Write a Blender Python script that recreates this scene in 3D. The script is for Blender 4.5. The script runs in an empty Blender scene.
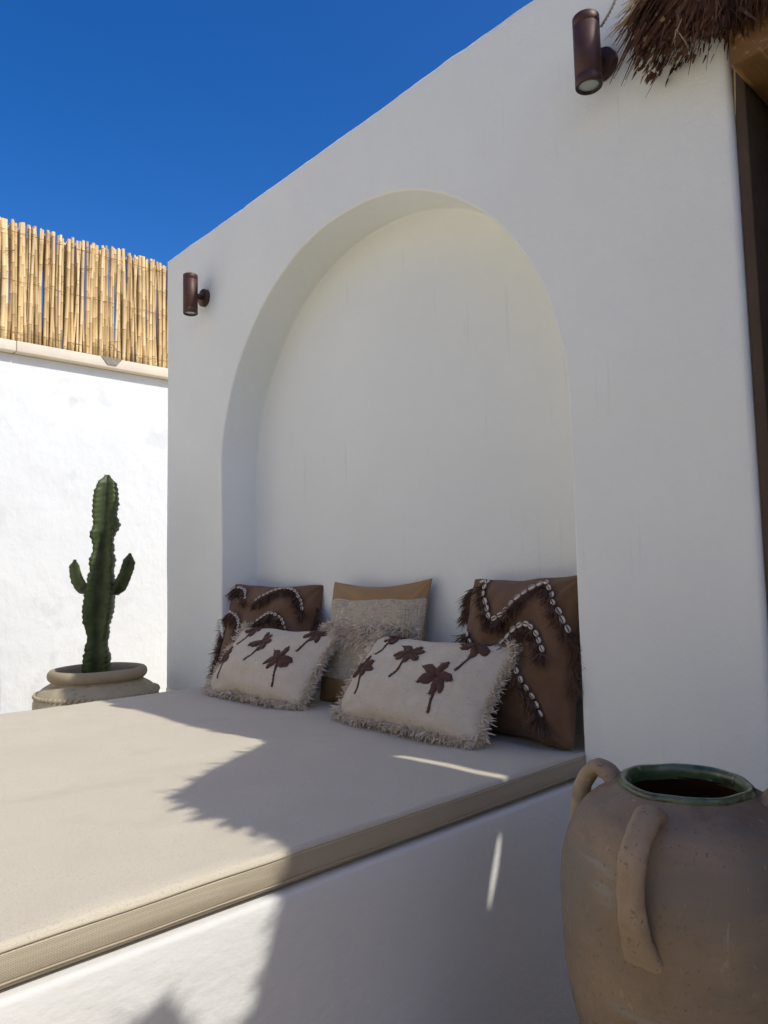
import bpy, bmesh, math, random
from mathutils import Vector, Matrix, noise
from mathutils.geometry import delaunay_2d_cdt
random.seed(7)
PI = math.pi
sc = bpy.context.scene
col = sc.collection

# ------------------------------------------------------------------ helpers
def link(o, parent=None):
    col.objects.link(o)
    if parent is not None:
        o.parent = parent
    return o

def tag(o, label=None, cat=None, group=None, kind=None):
    if label: o['label'] = label
    if cat: o['category'] = cat
    if group: o['group'] = group
    if kind: o['kind'] = kind
    return o

def empty(name, loc=(0, 0, 0), rot=(0, 0, 0)):
    o = bpy.data.objects.new(name, None)
    o.location = loc; o.rotation_euler = rot
    o.empty_display_size = .05
    return link(o)

def mesh(name, verts, faces, mats, parent=None, smooth=True, fm=None):
    me = bpy.data.meshes.new(name)
    me.from_pydata([tuple(v) for v in verts], [], faces)
    for m in (mats if isinstance(mats, (list, tuple)) else [mats]):
        me.materials.append(m)
    if fm: me.polygons.foreach_set('material_index', fm)
    if smooth: me.polygons.foreach_set('use_smooth', [True] * len(me.polygons))
    me.update()
    return link(bpy.data.objects.new(name, me), parent)

def fix_normals(o):
    bm = bmesh.new(); bm.from_mesh(o.data)
    bmesh.ops.remove_doubles(bm, verts=bm.verts, dist=1e-5)
    bmesh.ops.recalc_face_normals(bm, faces=bm.faces)
    bm.to_mesh(o.data); bm.free()
    return o

def bevel_box(name, lo, hi, mat, parent=None, r=.006, seg=3, wob=0, cuts=0, seed=0):
    bm = bmesh.new()
    bmesh.ops.create_cube(bm, size=1)
    c = [(a + b) / 2 for a, b in zip(lo, hi)]; s = [b - a for a, b in zip(lo, hi)]
    for v in bm.verts: v.co = Vector([c[i] + v.co[i] * s[i] for i in range(3)])
    if r > 0: bmesh.ops.bevel(bm, geom=list(bm.edges), offset=r, segments=seg, affect='EDGES', profile=.5)
    if cuts: bmesh.ops.subdivide_edges(bm, edges=[e for e in bm.edges if e.calc_length() > .08], cuts=cuts, use_grid_fill=True)
    if wob:
        for v in bm.verts:
            v.co += Vector([noise.noise(v.co * 3 + Vector((k * 9 + seed, 0, 0))) * wob for k in range(3)])
    me = bpy.data.meshes.new(name); bm.to_mesh(me); bm.free()
    me.materials.append(mat)
    me.polygons.foreach_set('use_smooth', [True] * len(me.polygons))
    o = link(bpy.data.objects.new(name, me), parent)
    return o

def lathe(name, prof, mat, parent=None, n=72, wob=0, seed=0, fm=None):
    V = []; F = []
    for (r, z) in prof:
        for k in range(n):
            a = 2 * PI * k / n
            rr = r
            if wob and r > .02: rr += wob * noise.noise(Vector((math.cos(a) * 1.6 + seed, math.sin(a) * 1.6, z * 7)))
            zz = z + (wob * .6 * noise.noise(Vector((math.cos(a) * 1.8, math.sin(a) * 1.8 + seed, 3))) if wob else 0)
            V.append((rr * math.cos(a), rr * math.sin(a), zz))
    for i in range(len(prof) - 1):
        for k in range(n):
            F.append((i * n + k, i * n + (k + 1) % n, (i + 1) * n + (k + 1) % n, (i + 1) * n + k))
    return mesh(name, V, F, mat, parent)

def sweep(path, radii, n=10, flat=1.0, up=Vector((0, 0, 1)), caps=True):
    """tube verts/faces along path; radii per point; flat = ratio of 2nd radius"""
    V = []; F = []; P = [Vector(p) for p in path]
    for i, p in enumerate(P):
        t = (P[min(i + 1, len(P) - 1)] - P[max(i - 1, 0)]).normalized()
        a = t.cross(up)
        if a.length < 1e-4: a = t.cross(Vector((1, 0, 0)))
        a.normalize(); b = a.cross(t).normalized()
        for k in range(n):
            an = 2 * PI * k / n
            V.append(p + a * math.cos(an) * radii[i] + b * math.sin(an) * radii[i] * flat)
    for i in range(len(P) - 1):
        for k in range(n):
            F.append((i * n + k, i * n + (k + 1) % n, (i + 1) * n + (k + 1) % n, (i + 1) * n + k))
    if caps:
        F.append(tuple(range(n - 1, -1, -1))); F.append(tuple((len(P) - 1) * n + k for k in range(n)))
    return V, F

def spline(pts, n):
    """catmull-rom through pts, n samples per span"""
    P = [Vector(p) for p in pts]; P = [P[0] * 2 - P[1]] + P + [P[-1] * 2 - P[-2]]
    out = []
    for i in range(1, len(P) - 2):
        for k in range(n):
            t = k / n
            a, b, c, d = P[i - 1], P[i], P[i + 1], P[i + 2]
            out.append(.5 * (2 * b + (c - a) * t + (2 * a - 5 * b + 4 * c - d) * t * t + (3 * b - a - 3 * c + d) * t ** 3))
    out.append(P[-2])
    return out

class Blades:
    """many thin bent ribbons in one mesh"""
    def __init__(s): s.V = []; s.F = []
    def add(s, p, d, L, w, droop=.0, curl=.0, seg=3, rng=random, g=Vector((0, 0, -1))):
        d = Vector(d).normalized(); p = Vector(p)
        side = d.cross(Vector((rng.uniform(-1, 1), rng.uniform(-1, 1), rng.uniform(-1, 1))))
        if side.length < 1e-3: side = Vector((1, 0, 0))
        side.normalize(); c = Vector((rng.uniform(-1, 1), rng.uniform(-1, 1), rng.uniform(-1, 1))) * curl
        b = len(s.V)
        for i in range(seg + 1):
            t = i / seg
            ww = w * (1 - .75 * t * t) / 2
            s.V.append(p + side * ww); s.V.append(p - side * ww)
            d = (d + g * droop / seg + c / seg).normalized()
            p = p + d * L / seg
        for i in range(seg):
            k = b + 2 * i
            s.F.append((k, k + 1, k + 3, k + 2))
    def build(s, name, mat, parent=None):
        return mesh(name, s.V, s.F, mat, parent, smooth=False)

# ------------------------------------------------------------------ materials
def mat(name, base=(.5, .5, .5), rough=.6, spec=.3, var=None, vscale=4, bumps=(), metal=0, coord='Object',
        fine=None, sheen=0, coat=0):
    """var: second colour mixed by noise; bumps: list of (kind, scale, strength, distance)"""
    m = bpy.data.materials.new(name); m.use_nodes = True
    nt = m.node_tree; N = nt.nodes; L = nt.links
    b = N['Principled BSDF']
    b.inputs['Base Color'].default_value = (*base, 1)
    b.inputs['Roughness'].default_value = rough
    b.inputs['Specular IOR Level'].default_value = spec
    b.inputs['Metallic'].default_value = metal
    if sheen:
        b.inputs['Sheen Weight'].default_value = sheen; b.inputs['Sheen Roughness'].default_value = .5
    if coat: b.inputs['Coat Weight'].default_value = coat; b.inputs['Coat Roughness'].default_value = .25
    tc = N.new('ShaderNodeTexCoord').outputs[coord]
    out = None
    if var:
        n = N.new('ShaderNodeTexNoise'); n.inputs['Scale'].default_value = vscale; n.inputs['Detail'].default_value = 6
        n.inputs['Roughness'].default_value = .6
        L.new(tc, n.inputs['Vector'])
        r = N.new('ShaderNodeValToRGB'); r.color_ramp.elements[0].position = .35; r.color_ramp.elements[1].position = .68
        r.color_ramp.elements[0].color = (*base, 1); r.color_ramp.elements[1].color = (*var, 1)
        L.new(n.outputs['Fac'], r.inputs['Fac']); out = r.outputs['Color']
    if fine:   # (scale, colour, threshold): small speckles / scratches of another colour
        for (sc_, colr, th, stretch) in fine:
            mp = N.new('ShaderNodeMapping'); mp.inputs['Scale'].default_value = stretch
            L.new(tc, mp.inputs['Vector'])
            n = N.new('ShaderNodeTexNoise'); n.inputs['Scale'].default_value = sc_; n.inputs['Detail'].default_value = 4
            L.new(mp.outputs['Vector'], n.inputs['Vector'])
            r = N.new('ShaderNodeValToRGB'); r.color_ramp.elements[0].position = th; r.color_ramp.elements[1].position = min(1, th + .08)
            r.color_ramp.elements[0].color = (0, 0, 0, 1); r.color_ramp.elements[1].color = (1, 1, 1, 1)
            L.new(n.outputs['Fac'], r.inputs['Fac'])
            mx = N.new('ShaderNodeMix'); mx.data_type = 'RGBA'
            L.new(r.outputs['Color'], mx.inputs['Factor'])
            if out is not None: L.new(out, mx.inputs['A'])
            else: mx.inputs['A'].default_value = (*base, 1)
            mx.inputs['B'].default_value = (*colr, 1)
            out = mx.outputs['Result']
    if out is not None: L.new(out, b.inputs['Base Color'])
    prev = None
    for (kind, s, st, dist, stretch) in bumps:
        mp = N.new('ShaderNodeMapping'); mp.inputs['Scale'].default_value = stretch
        L.new(tc, mp.inputs['Vector'])
        if kind == 'noise':
            n = N.new('ShaderNodeTexNoise'); n.inputs['Scale'].default_value = s; n.inputs['Detail'].default_value = 5
            L.new(mp.outputs['Vector'], n.inputs['Vector']); h = n.outputs['Fac']
        elif kind == 'weave':
            hs = []
            for ax in ('X', 'Y', 'Z'):
                w = N.new('ShaderNodeTexWave'); w.wave_type = 'BANDS'; w.bands_direction = ax
                w.inputs['Scale'].default_value = s; w.inputs['Distortion'].default_value = .6
                w.inputs['Detail Scale'].default_value = 3
                L.new(mp.outputs['Vector'], w.inputs['Vector']); hs.append(w.outputs['Fac'])
            a = N.new('ShaderNodeMath'); a.operation = 'ADD'; L.new(hs[0], a.inputs[0]); L.new(hs[1], a.inputs[1])
            a2 = N.new('ShaderNodeMath'); a2.operation = 'ADD'; L.new(a.outputs[0], a2.inputs[0]); L.new(hs[2], a2.inputs[1])
            h = a2.outputs[0]
        else:
            n = N.new('ShaderNodeTexVoronoi'); n.inputs['Scale'].default_value = s
            L.new(mp.outputs['Vector'], n.inputs['Vector']); h = n.outputs['Distance']
        bp = N.new('ShaderNodeBump'); bp.inputs['Strength'].default_value = st; bp.inputs['Distance'].default_value = dist
        L.new(h, bp.inputs['Height'])
        if prev is not None: L.new(prev, bp.inputs['Normal'])
        prev = bp.outputs['Normal']
    if prev is not None: L.new(prev, b.inputs['Normal'])
    return m

I3 = (1, 1, 1)
plaster = mat('white_plaster', (.785, .805, .77), .85, .15, var=(.82, .84, .805), vscale=1.6,
              fine=[(30, (.56, .55, .50), .755, I3), (8, (.76, .775, .745), .66, (5, 5, .30)), (60, (.60, .59, .55), .80, (1, 1, .15))],
              bumps=[('noise', 2.5, .5, .016, I3), ('noise', 11, .30, .008, (1, 1, .45)), ('noise', 130, .4, .002, I3), ('noise', 38, .3, .004, I3)])
plaster_rough = mat('trowelled_white_plaster', (.68, .67, .64), .85, .15, var=(.71, .70, .67), vscale=2,
              bumps=[('noise', 2.2, .3, .012, I3), ('noise', 34, .45, .005, (1, .9, 1.7)), ('noise', 9, .3, .008, I3), ('noise', 120, .2, .0012, I3)])
plaster_far = mat('white_masonry_paint', (.61, .62, .615), .85, .15, var=(.64, .65, .645), vscale=1.5,
              fine=[(4, (.575, .585, .575), .60, I3)], bumps=[('noise', 3, .6, .03, I3), ('noise', 12, .6, .014, (1, 1.2, .8)), ('noise', 60, .3, .003, I3)])
stone = mat('limestone_coping', (.60, .53, .42), .8, .2, var=(.68, .61, .50), vscale=3, bumps=[('noise', 30, .3, .003, I3)])
floor_m = mat('pale_stone_floor', (.68, .59, .42), .75, .25, var=(.74, .65, .48), vscale=2.5, bumps=[('noise', 40, .3, .002, I3)])
mortar_m = mat('grey_mortar', (.20, .18, .15), .9, .1, var=(.28, .25, .21), vscale=30, bumps=[('noise', 60, .6, .004, I3)])
fabric = mat('beige_outdoor_fabric', (.585, .52, .405), .9, .12, var=(.62, .555, .44), vscale=5, sheen=.1,
             fine=[(260, (.53, .47, .36), .56, I3), (5, (.565, .505, .39), .62, I3)],
             bumps=[('noise', 3, .35, .012, I3), ('noise', 260, .5, .0012, I3), ('weave', 150, .35, .0008, I3)])
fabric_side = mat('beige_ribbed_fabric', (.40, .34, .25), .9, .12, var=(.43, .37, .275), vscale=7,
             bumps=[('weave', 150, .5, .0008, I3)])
piping_m = mat('beige_piping', (.42, .36, .27), .85, .15)
bronze = mat('brown_anodised_metal', (.075, .032, .025), .5, .4, metal=.2, bumps=[('noise', 300, .05, .0003, I3)])
black_m = mat('black_gasket', (.012, .011, .010), .5, .4)
lens_m = mat('frosted_glass_lens', (.32, .33, .31), .12, .8)
timber = mat('brown_timber', (.20, .105, .035), .7, .25, var=(.12, .06, .02), vscale=6,
             fine=[(14, (.26, .15, .06), .58, (6, .6, 6))], bumps=[('noise', 30, .4, .003, (6, .5, 6))])
board_m = mat('dark_brown_board', (.075, .052, .035), .8, .2, var=(.10, .07, .05), vscale=5, bumps=[('noise', 30, .3, .002, (6, 6, .4))])
brown_plaster = mat('brown_render', (.12, .085, .06), .9, .15, var=(.15, .11, .08), vscale=2, bumps=[('noise', 60, .4, .003, I3)])
thatch_m = mat('dry_palm_thatch', (.065, .028, .015), .8, .25, var=(.15, .07, .038), vscale=9, fine=[(40, (.28, .17, .09), .62, I3)])
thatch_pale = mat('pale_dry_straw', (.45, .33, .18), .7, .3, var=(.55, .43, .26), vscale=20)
cord_m = mat('pale_twisted_cord', (.55, .5, .42), .8, .2)

def cane_material():
    m = bpy.data.materials.new('split_bamboo_cane'); m.use_nodes = True
    N = m.node_tree.nodes; L = m.node_tree.links; b = N['Principled BSDF']
    at = N.new('ShaderNodeAttribute'); at.attribute_name = 'tone'
    r = N.new('ShaderNodeValToRGB')
    e = r.color_ramp.elements
    e[0].position = 0; e[0].color = (.42, .26, .10, 1); e[1].position = 1; e[1].color = (.74, .55, .29, 1)
    k = e.new(.45); k.color = (.62, .43, .20, 1)
    L.new(at.outputs['Fac'], r.inputs['Fac'])
    tc = N.new('ShaderNodeTexCoord'); mp = N.new('ShaderNodeMapping'); mp.inputs['Scale'].default_value = (30, 30, 3)
    n = N.new('ShaderNodeTexNoise'); n.inputs['Scale'].default_value = 1; n.inputs['Detail'].default_value = 5
    L.new(tc.outputs['Object'], mp.inputs['Vector']); L.new(mp.outputs['Vector'], n.inputs['Vector'])
    mr = N.new('ShaderNodeMapRange'); mr.inputs['From Min'].default_value = .35; mr.inputs['From Max'].default_value = .7
    mr.inputs['To Min'].default_value = .72; mr.inputs['To Max'].default_value = 1.12
    L.new(n.outputs['Fac'], mr.inputs['Value'])
    mx = N.new('ShaderNodeMix'); mx.data_type = 'RGBA'; mx.blend_type = 'MULTIPLY'; mx.inputs['Factor'].default_value = 1
    L.new(r.outputs['Color'], mx.inputs['A']); L.new(mr.outputs['Result'], mx.inputs['B'])
    L.new(mx.outputs['Result'], b.inputs['Base Color'])
    b.inputs['Roughness'].default_value = .55; b.inputs['Specular IOR Level'].default_value = .3
    return m
cane_m = cane_material()
node_m = mat('cane_node', (.16, .085, .03), .7, .2)

# ------------------------------------------------------------------ geometry constants (metres)
MZ = .52                       # mattress top
XL, XR = -2.975, -1.106        # niche jambs
WL, WR, ZT = -3.538, -.631, 2.683
ZS, ZA, DEP = 1.458, 2.372, .193
SUN = Vector((.95, .25, 1.0))  # towards the sun
GZ = -.13                      # ground level

# ------------------------------------------------------------------ ground
g = mesh('ground', [(-60, -60, GZ), (60, -60, GZ), (60, 60, GZ), (-60, 60, GZ)], [(0, 1, 2, 3)], floor_m, smooth=False)
tag(g, kind='structure')

# ------------------------------------------------------------------ arched wall with its niche
def arched_wall():
    zb = 0.0
    cx, rx, rz = (XL + XR) / 2, (XR - XL) / 2, ZA - ZS
    arch = []; outer = []
    for k in range(36):
        z = .44 + (ZS - .44) * k / 36
        arch.append((XL, z)); outer.append((WL, z))
    angs = [PI - PI * k / 150 for k in range(151)]
    cl = math.atan2(ZT - ZS, WL - cx); cr = math.atan2(ZT - ZS, WR - cx)
    angs = sorted([a for a in angs if abs(a - cl) > .012 and abs(a - cr) > .012] + [cl, cr], reverse=True)
    for a in angs:
        arch.append((cx + rx * math.cos(a), ZS + rz * math.sin(a)))
        dx, dz = math.cos(a), math.sin(a)
        t = 1e9
        if dx < -1e-6: t = min(t, (WL - cx) / dx)
        if dx > 1e-6: t = min(t, (WR - cx) / dx)
        if dz > 1e-6: t = min(t, (ZT - ZS) / dz)
        outer.append((cx + dx * t, ZS + dz * t))
    for k in range(35, -1, -1):
        z = .44 + (ZS - .44) * k / 36
        arch.append((XR, z)); outer.append((WR, z))
    n = len(arch)
    def inset(p, d):   # outward from the arch
        x, z = p
        if z <= ZS + 1e-6: return (x + (-d if x < cx else d), z)
        v = Vector((x - cx, z - ZS)).normalized(); return (x + v.x * d, z + v.y * d)
    def shrink(p, d):
        x, z = p
        return (min(max(x, WL + d), WR - d), min(z, ZT - d))
    rings = []   # (list of (x, y, z))
    TH = .42
    rings.append([(x, TH, z) for x, z in outer])
    rings.append([(x, .014, z) for x, z in outer])
    for a in (30, 60, 90):
        r = .014; s = r * (1 - math.cos(math.radians(a))); y = r * (1 - math.sin(math.radians(a)))
        rings.append([(shrink(p, s)[0], y, shrink(p, s)[1]) for p in outer])
    o2 = [shrink(p, .022) for p in outer]; a2 = [inset(p, .0095) for p in arch]
    rings.append([(*[shrink(p, .025)[0]], 0, shrink(p, .025)[1]) for p in outer])
    for k in range(1, 12):
        t = k / 12
        rings.append([(o[0] + (a[0] - o[0]) * t, 0, o[1] + (a[1] - o[1]) * t) for o, a in zip(o2, a2)])
    rings.append([(inset(p, .0095)[0], 0, inset(p, .0095)[1]) for p in arch])
    for a in (0, 30, 60, 90):
        r = .007; s = r * (1 - math.sin(math.radians(a))); y = r * (1 - math.cos(math.radians(a)))
        rings.append([(*[inset(p, s)[0]], y, inset(p, s)[1]) for p in arch])
    for y in (.0095, .05, .10, .14, DEP - .0095, DEP - .007):
        rings.append([(x, y, z) for x, z in arch])
    for a in (30, 60, 90):
        r = .007; s = -r * (1 - math.cos(math.radians(a))); y = DEP - r + r * math.sin(math.radians(a))
        rings.append([(inset(p, s)[0], y, inset(p, s)[1]) for p in arch])
    rings.append([(inset(p, -.0095)[0], DEP, inset(p, -.0095)[1]) for p in arch])
    last = [(p[0], p[2]) for p in rings[-1]]
    cc = (cx, 1.2)
    for k in range(1, 8):
        t = k / 8
        rings.append([(x + (cx - x) * t, DEP, z + ((1.2 if z > 1.2 else z) - z) * t) for x, z in last])
    V = []
    for ri, R_ in enumerate(rings):
        for (x, y, z) in R_:
            if ri > 0:
                q = Vector((x, y, z))
                y += .0035 * noise.noise(q * 2.2) + .0012 * noise.noise(q * 9)
                if 1 <= ri <= 4 and z > 2.6: z += .004 * noise.noise(q * 5) + .003 * noise.noise(q * 21)
                if 17 <= ri <= 31:
                    x += .003 * noise.noise(q * 4 + Vector((5, 0, 0))); z += .004 * noise.noise(q * 4 + Vector((0, 5, 0)))
            V.append((x, y, z))
    F = []
    for i in range(len(rings) - 1):
        for k in range(n - 1):
            F.append((i * n + k, i * n + k + 1, (i + 1) * n + k + 1, (i + 1) * n + k))
    # close the back wall of the niche: last ring is nearly a vertical sliver
    b = (len(rings) - 1) * n
    for k in range(n // 2 - 1):
        F.append((b + k, b + k + 1, b + n - 2 - k, b + n - 1 - k))
    # lower part of the wall (below the niche) and the rear
    k0 = len(V)
    V += [(WL, 0, GZ), (WL, 0, .44), (XR + .0, 0, .44), (WR, 0, .44), (WR, 0, GZ), (WL, TH, GZ), (WL, TH, ZT), (WR, TH, ZT), (WR, TH, GZ), (WL, TH, .44), (WR, TH, .44)]
    F += [(k0, k0 + 1, k0 + 3, k0 + 4), (k0 + 5, k0 + 6, k0 + 7, k0 + 8), (k0, k0 + 5, k0 + 9, k0 + 1), (k0 + 4, k0 + 3, k0 + 10, k0 + 8)]
    o = mesh('arched_wall', V, F, plaster)
    fix_normals(o)
    return o
aw = arched_wall()
tag(aw, 'tall white plastered wall in shade with a deep round-topped niche behind the cushions', 'wall')

# bench of masonry under the mattress
bench = bevel_box('masonry_bench', (XL - .01, -2.12, GZ), (-1.096, -.003, .446), plaster_rough, r=.010, seg=3, wob=.003, cuts=10)
tag(bench, 'low white plastered bench carrying the beige mattress in front of the niche', 'bench')
nf = bevel_box('niche_floor', (XL + .004, .0, .30), (XR - .004, DEP - .004, .443), plaster, parent=aw, r=.002, seg=1)

# ------------------------------------------------------------------ mattress
def mattress():
    root = empty('mattress', ((XL + XR) / 2, -1.0, .446))
    x0, x1, y0, y1 = XL + .012, -1.104, -2.10, DEP - .012
    ox, oy, oz = root.location
    H = MZ - .446; r = .011
    nx, ny = 60, 72
    def crown(x, y):
        dip = 0
        for (xc, w_, yc_) in ((-2.70, .25, .02), (-2.035, .24, .03), (-1.345, .23, .0), (-2.485, .30, -.19), (-1.645, .30, -.185)):
            dip += .009 * math.exp(-((x - xc) / w_) ** 4 - ((y - yc_) / .075) ** 2)
        u = (x - x0) / (x1 - x0); v = (y - y0) / (y1 - y0)
        c = min(u, 1 - u) * (x1 - x0); d = min(v, 1 - v) * (y1 - y0)
        return -dip + .006 * min(1, c / .25) * min(1, d / .25) + .0034 * noise.noise(Vector((x * 3.1, y * 3.1, 1))) + .0018 * noise.noise(Vector((x * 11, y * 11, 4))) - .003 * max(0, .12 - abs(noise.noise(Vector((x * 1.7 + 3, y * 2.6, 8))))) / .12
    xs = [x0 + r + (x1 - x0 - 2 * r) * i / nx for i in range(nx + 1)]
    ys = [y0 + r + (y1 - y0 - 2 * r) * j / ny for j in range(ny + 1)]
    V = []; F = []
    for j in range(ny + 1):
        for i in range(nx + 1):
            V.append((xs[i] - ox, ys[j] - oy, H - .003 + crown(xs[i], ys[j])))
    for j in range(ny):
        for i in range(nx):
            a = j * (nx + 1) + i; F.append((a, a + 1, a + nx + 2, a + nx + 1))
    # perimeter loop
    per = [(i, 0) for i in range(nx)] + [(nx, j) for j in range(ny)] + [(i, ny) for i in range(nx, 0, -1)] + [(0, j) for j in range(ny, 0, -1)]
    idx = [j * (nx + 1) + i for i, j in per]
    n = len(per)
    sideF = []
    def ring(out, z, bulge=0):
        b = len(V)
        for (i, j) in per:
            x, y = xs[i], ys[j]
            nxn = (-1 if i == 0 else 1 if i == nx else 0); nyn = (-1 if j == 0 else 1 if j == ny else 0)
            l = math.hypot(nxn, nyn)
            w = bulge * noise.noise(Vector((x * 4, y * 4, 7)))
            V.append((x + nxn / l * (out + w) * (1 if l == 1 else 1.0) - ox, y + nyn / l * (out + w) - oy, z))
        return list(range(b, b + n))
    prev = idx
    for k, (out, z, bl) in enumerate([(r * .5, H - .005, 0), (r * .86, H - .010, 0), (r, H - .018, 0)]):
        cur = ring(out, z, bl)
        for a in range(n): F.append((prev[a], cur[a], cur[(a + 1) % n], prev[(a + 1) % n]))
        prev = cur
    side = prev
    V2 = V
    F2 = []
    for k, (out, z, bl) in enumerate([(r + .002, H - .03, .003), (r + .003, H * .5, .004), (r + .002, .024, .003), (r, .018, 0), (r * .5, .010, 0), (-.03, .008, 0)]):
        cur = ring(out, z, bl)
        for a in range(n): F2.append((prev[a], cur[a], cur[(a + 1) % n], prev[(a + 1) % n]))
        prev = cur
    top = mesh('cushion_top', V, F, fabric, root); fix_normals(top)
    # delete loose verts by rebuilding border separately
    used = sorted({i for f in F2 for i in f}); mp = {i: k for k, i in enumerate(used)}
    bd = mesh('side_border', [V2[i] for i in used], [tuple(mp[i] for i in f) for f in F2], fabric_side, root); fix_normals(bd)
    # piping, top and bottom, plus a line of stitches beneath it
    for zz in (H - .013, .019):
        path = [(x0 - .001 - ox, y - oy, zz) for y in ()]
        loop = [(x0 - .0015, y0 + .01), (x0 - .0015, y1 - .01), (x1 + .0015, y1 - .01), (x1 + .0015, y0 + .01), (x0 - .0015, y0 + .01)]
        pts = []
        for a in range(4):
            p, q = loop[a], loop[a + 1]
            m_ = max(2, int(math.dist(p, q) / .05))
            pts += [(p[0] + (q[0] - p[0]) * k / m_ - ox, p[1] + (q[1] - p[1]) * k / m_ - oy, zz + .0006 * math.sin(k * 1.3)) for k in range(m_)]
        pts.append(pts[0])
        v, f = sweep(pts, [.0013] * len(pts), 8, caps=False)
        mesh('piping', v, f, piping_m, root)
    return root
tag(mattress(), 'wide flat beige mattress pad, half sunlit, lying on the white bench', 'mattress')

# ------------------------------------------------------------------ boundary wall, coping and cane screen (left)
LX = -5.8
bw = empty('boundary_wall', (LX - .1, 1, 0))
bevel_box('wall_face', (-.12, -7, GZ), (.1, 7, 2.698), plaster_far, bw, r=.004, seg=2)
ys = [-7, -5.6, -4.2, -2.8, -1.42, -.02, 1.35, 2.7, 4.1, 5.5, 7]
yc0 = [-7.0 + 1.36 * k for k in range(11)]
for k in range(10):
    a, b_ = yc0[k] - .93 + .0, yc0[k + 1] - .93
    bevel_box('coping_stone', (-.16, a + .003, 2.700), (.172, b_ - .003, 2.780 + .002 * (k % 2)), stone, bw, r=.006, seg=2, wob=.002, cuts=2, seed=k)
tag(bw, 'long sunlit white boundary wall with pale stone coping below the cane screen', 'wall')

def cane_screen():
    root = empty('cane_screen', (LX - .03, 1, 2.770))
    rng = random.Random(3)
    V = []; F = []; T = []; M = []
    y = -1.9; lay = 0
    while True:
        if y > 1.6:
            if lay: break
            lay = 1; y = -1.9
        rad = rng.choice([.009, .010, .011, .013, .015]) * rng.uniform(.9, 1.1)
        if rng.random() < .09 + .15 * lay: y += rng.uniform(.004, .014)
        y += rad * .88
        hgt = .972 - .02 * lay + rng.uniform(-.022, .012) + (.02 if rng.random() < .06 else 0) - .02 * noise.noise(Vector((y * 2, 0, 0)))
        lean = rng.gauss(0, .010); bow = rng.gauss(0, .006); xo = rng.choice((-.010, 0, .010)) + rng.uniform(-.004, .004) - .045 * lay; tone = min(1, max(0, rng.gauss(.64, .30)))
        zb = rng.uniform(-.004, .012)
        zs = [zb]; nodes = []
        z = rng.uniform(.03, .2)
        while z < hgt - .02:
            nodes.append(z); z += rng.uniform(.14, .26)
        path = []; rr = []
        def pt(z): t = z / hgt; return (xo + bow * .5 * math.sin(t * 3), y - 1 + lean * (t - .3) * 1.6 + bow * math.sin(t * PI), z)
        path.append(pt(zb)); rr.append(rad)
        for z in nodes:
            for dz, k in ((-.006, 1.0), (-.002, 1.13), (.002, 1.13), (.006, .99)):
                path.append(pt(z + dz)); rr.append(rad * k)
        path.append(pt(hgt)); rr.append(rad * .93)
        zb = zb
        b = len(V); v, f = sweep(path, rr, 8, up=Vector((1, 0, 0)))
        V += v
        for q, ff in enumerate(f):
            F.append(tuple(b + i for i in ff))
            ringi = q // 8
            isnode = ringi > 0 and (ringi - 1) % 4 == 1 and ringi < len(path) - 1
            M.append(1 if (isnode and rng.random() < .8) else 0)
        T += [tone + rng.uniform(-.02, .02)] * len(v)
        y += rad * .86
    o = mesh('canes', V, F, [cane_m, node_m], root, fm=M)
    at = o.data.attributes.new('tone', 'FLOAT', 'POINT'); at.data.foreach_set('value', T)
    # binding wires with loose ends
    W = []; WF = []
    for zz in (.10, .50, .88):
        pts = [(.020 + .003 * math.sin(k * 1.9), -2.9 + k * .03, zz + .006 * noise.noise(Vector((k * .2, zz * 9, 0))) + .002 * math.sin(k * 2.3)) for k in range(118)]
        v, f = sweep(pts, [.0016] * len(pts), 5); b = len(W); W += v; WF += [tuple(b + i for i in ff) for ff in f]
    for k in range(14):
        yy = rng.uniform(-2.4, .5); zz = rng.choice((.10, .50, .88, .7)) + rng.uniform(-.03, .06)
        pts = spline([(.02, yy, zz), (.03, yy + rng.uniform(-.04, .04), zz + .02), (.025, yy + rng.uniform(-.08, .08), zz + rng.uniform(-.03, .05))], 4)
        v, f = sweep(pts, [.0018] * len(pts), 5); b = len(W); W += v; WF += [tuple(b + i for i in ff) for ff in f]
    mesh('binding_wire', W, WF, node_m, root)
    # crumbled mortar patch where two coping stones meet
    pv = [(.108, -.50, .012), (.108, -.33, .012), (.109, -.38, -.05), (.109, -.45, -.05)]
    back = [(x - .06, y, z) for x, y, z in pv]
    pz = mesh('mortar_patch', pv + back, [(0, 3, 2, 1), (0, 1, 5, 4), (1, 2, 6, 5), (2, 3, 7, 6), (3, 0, 4, 7)], mortar_m, root, smooth=False)
    tag(root, 'screen of upright dry yellow canes standing on the stone coping against the sky', 'fence')
cane_screen()

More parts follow.
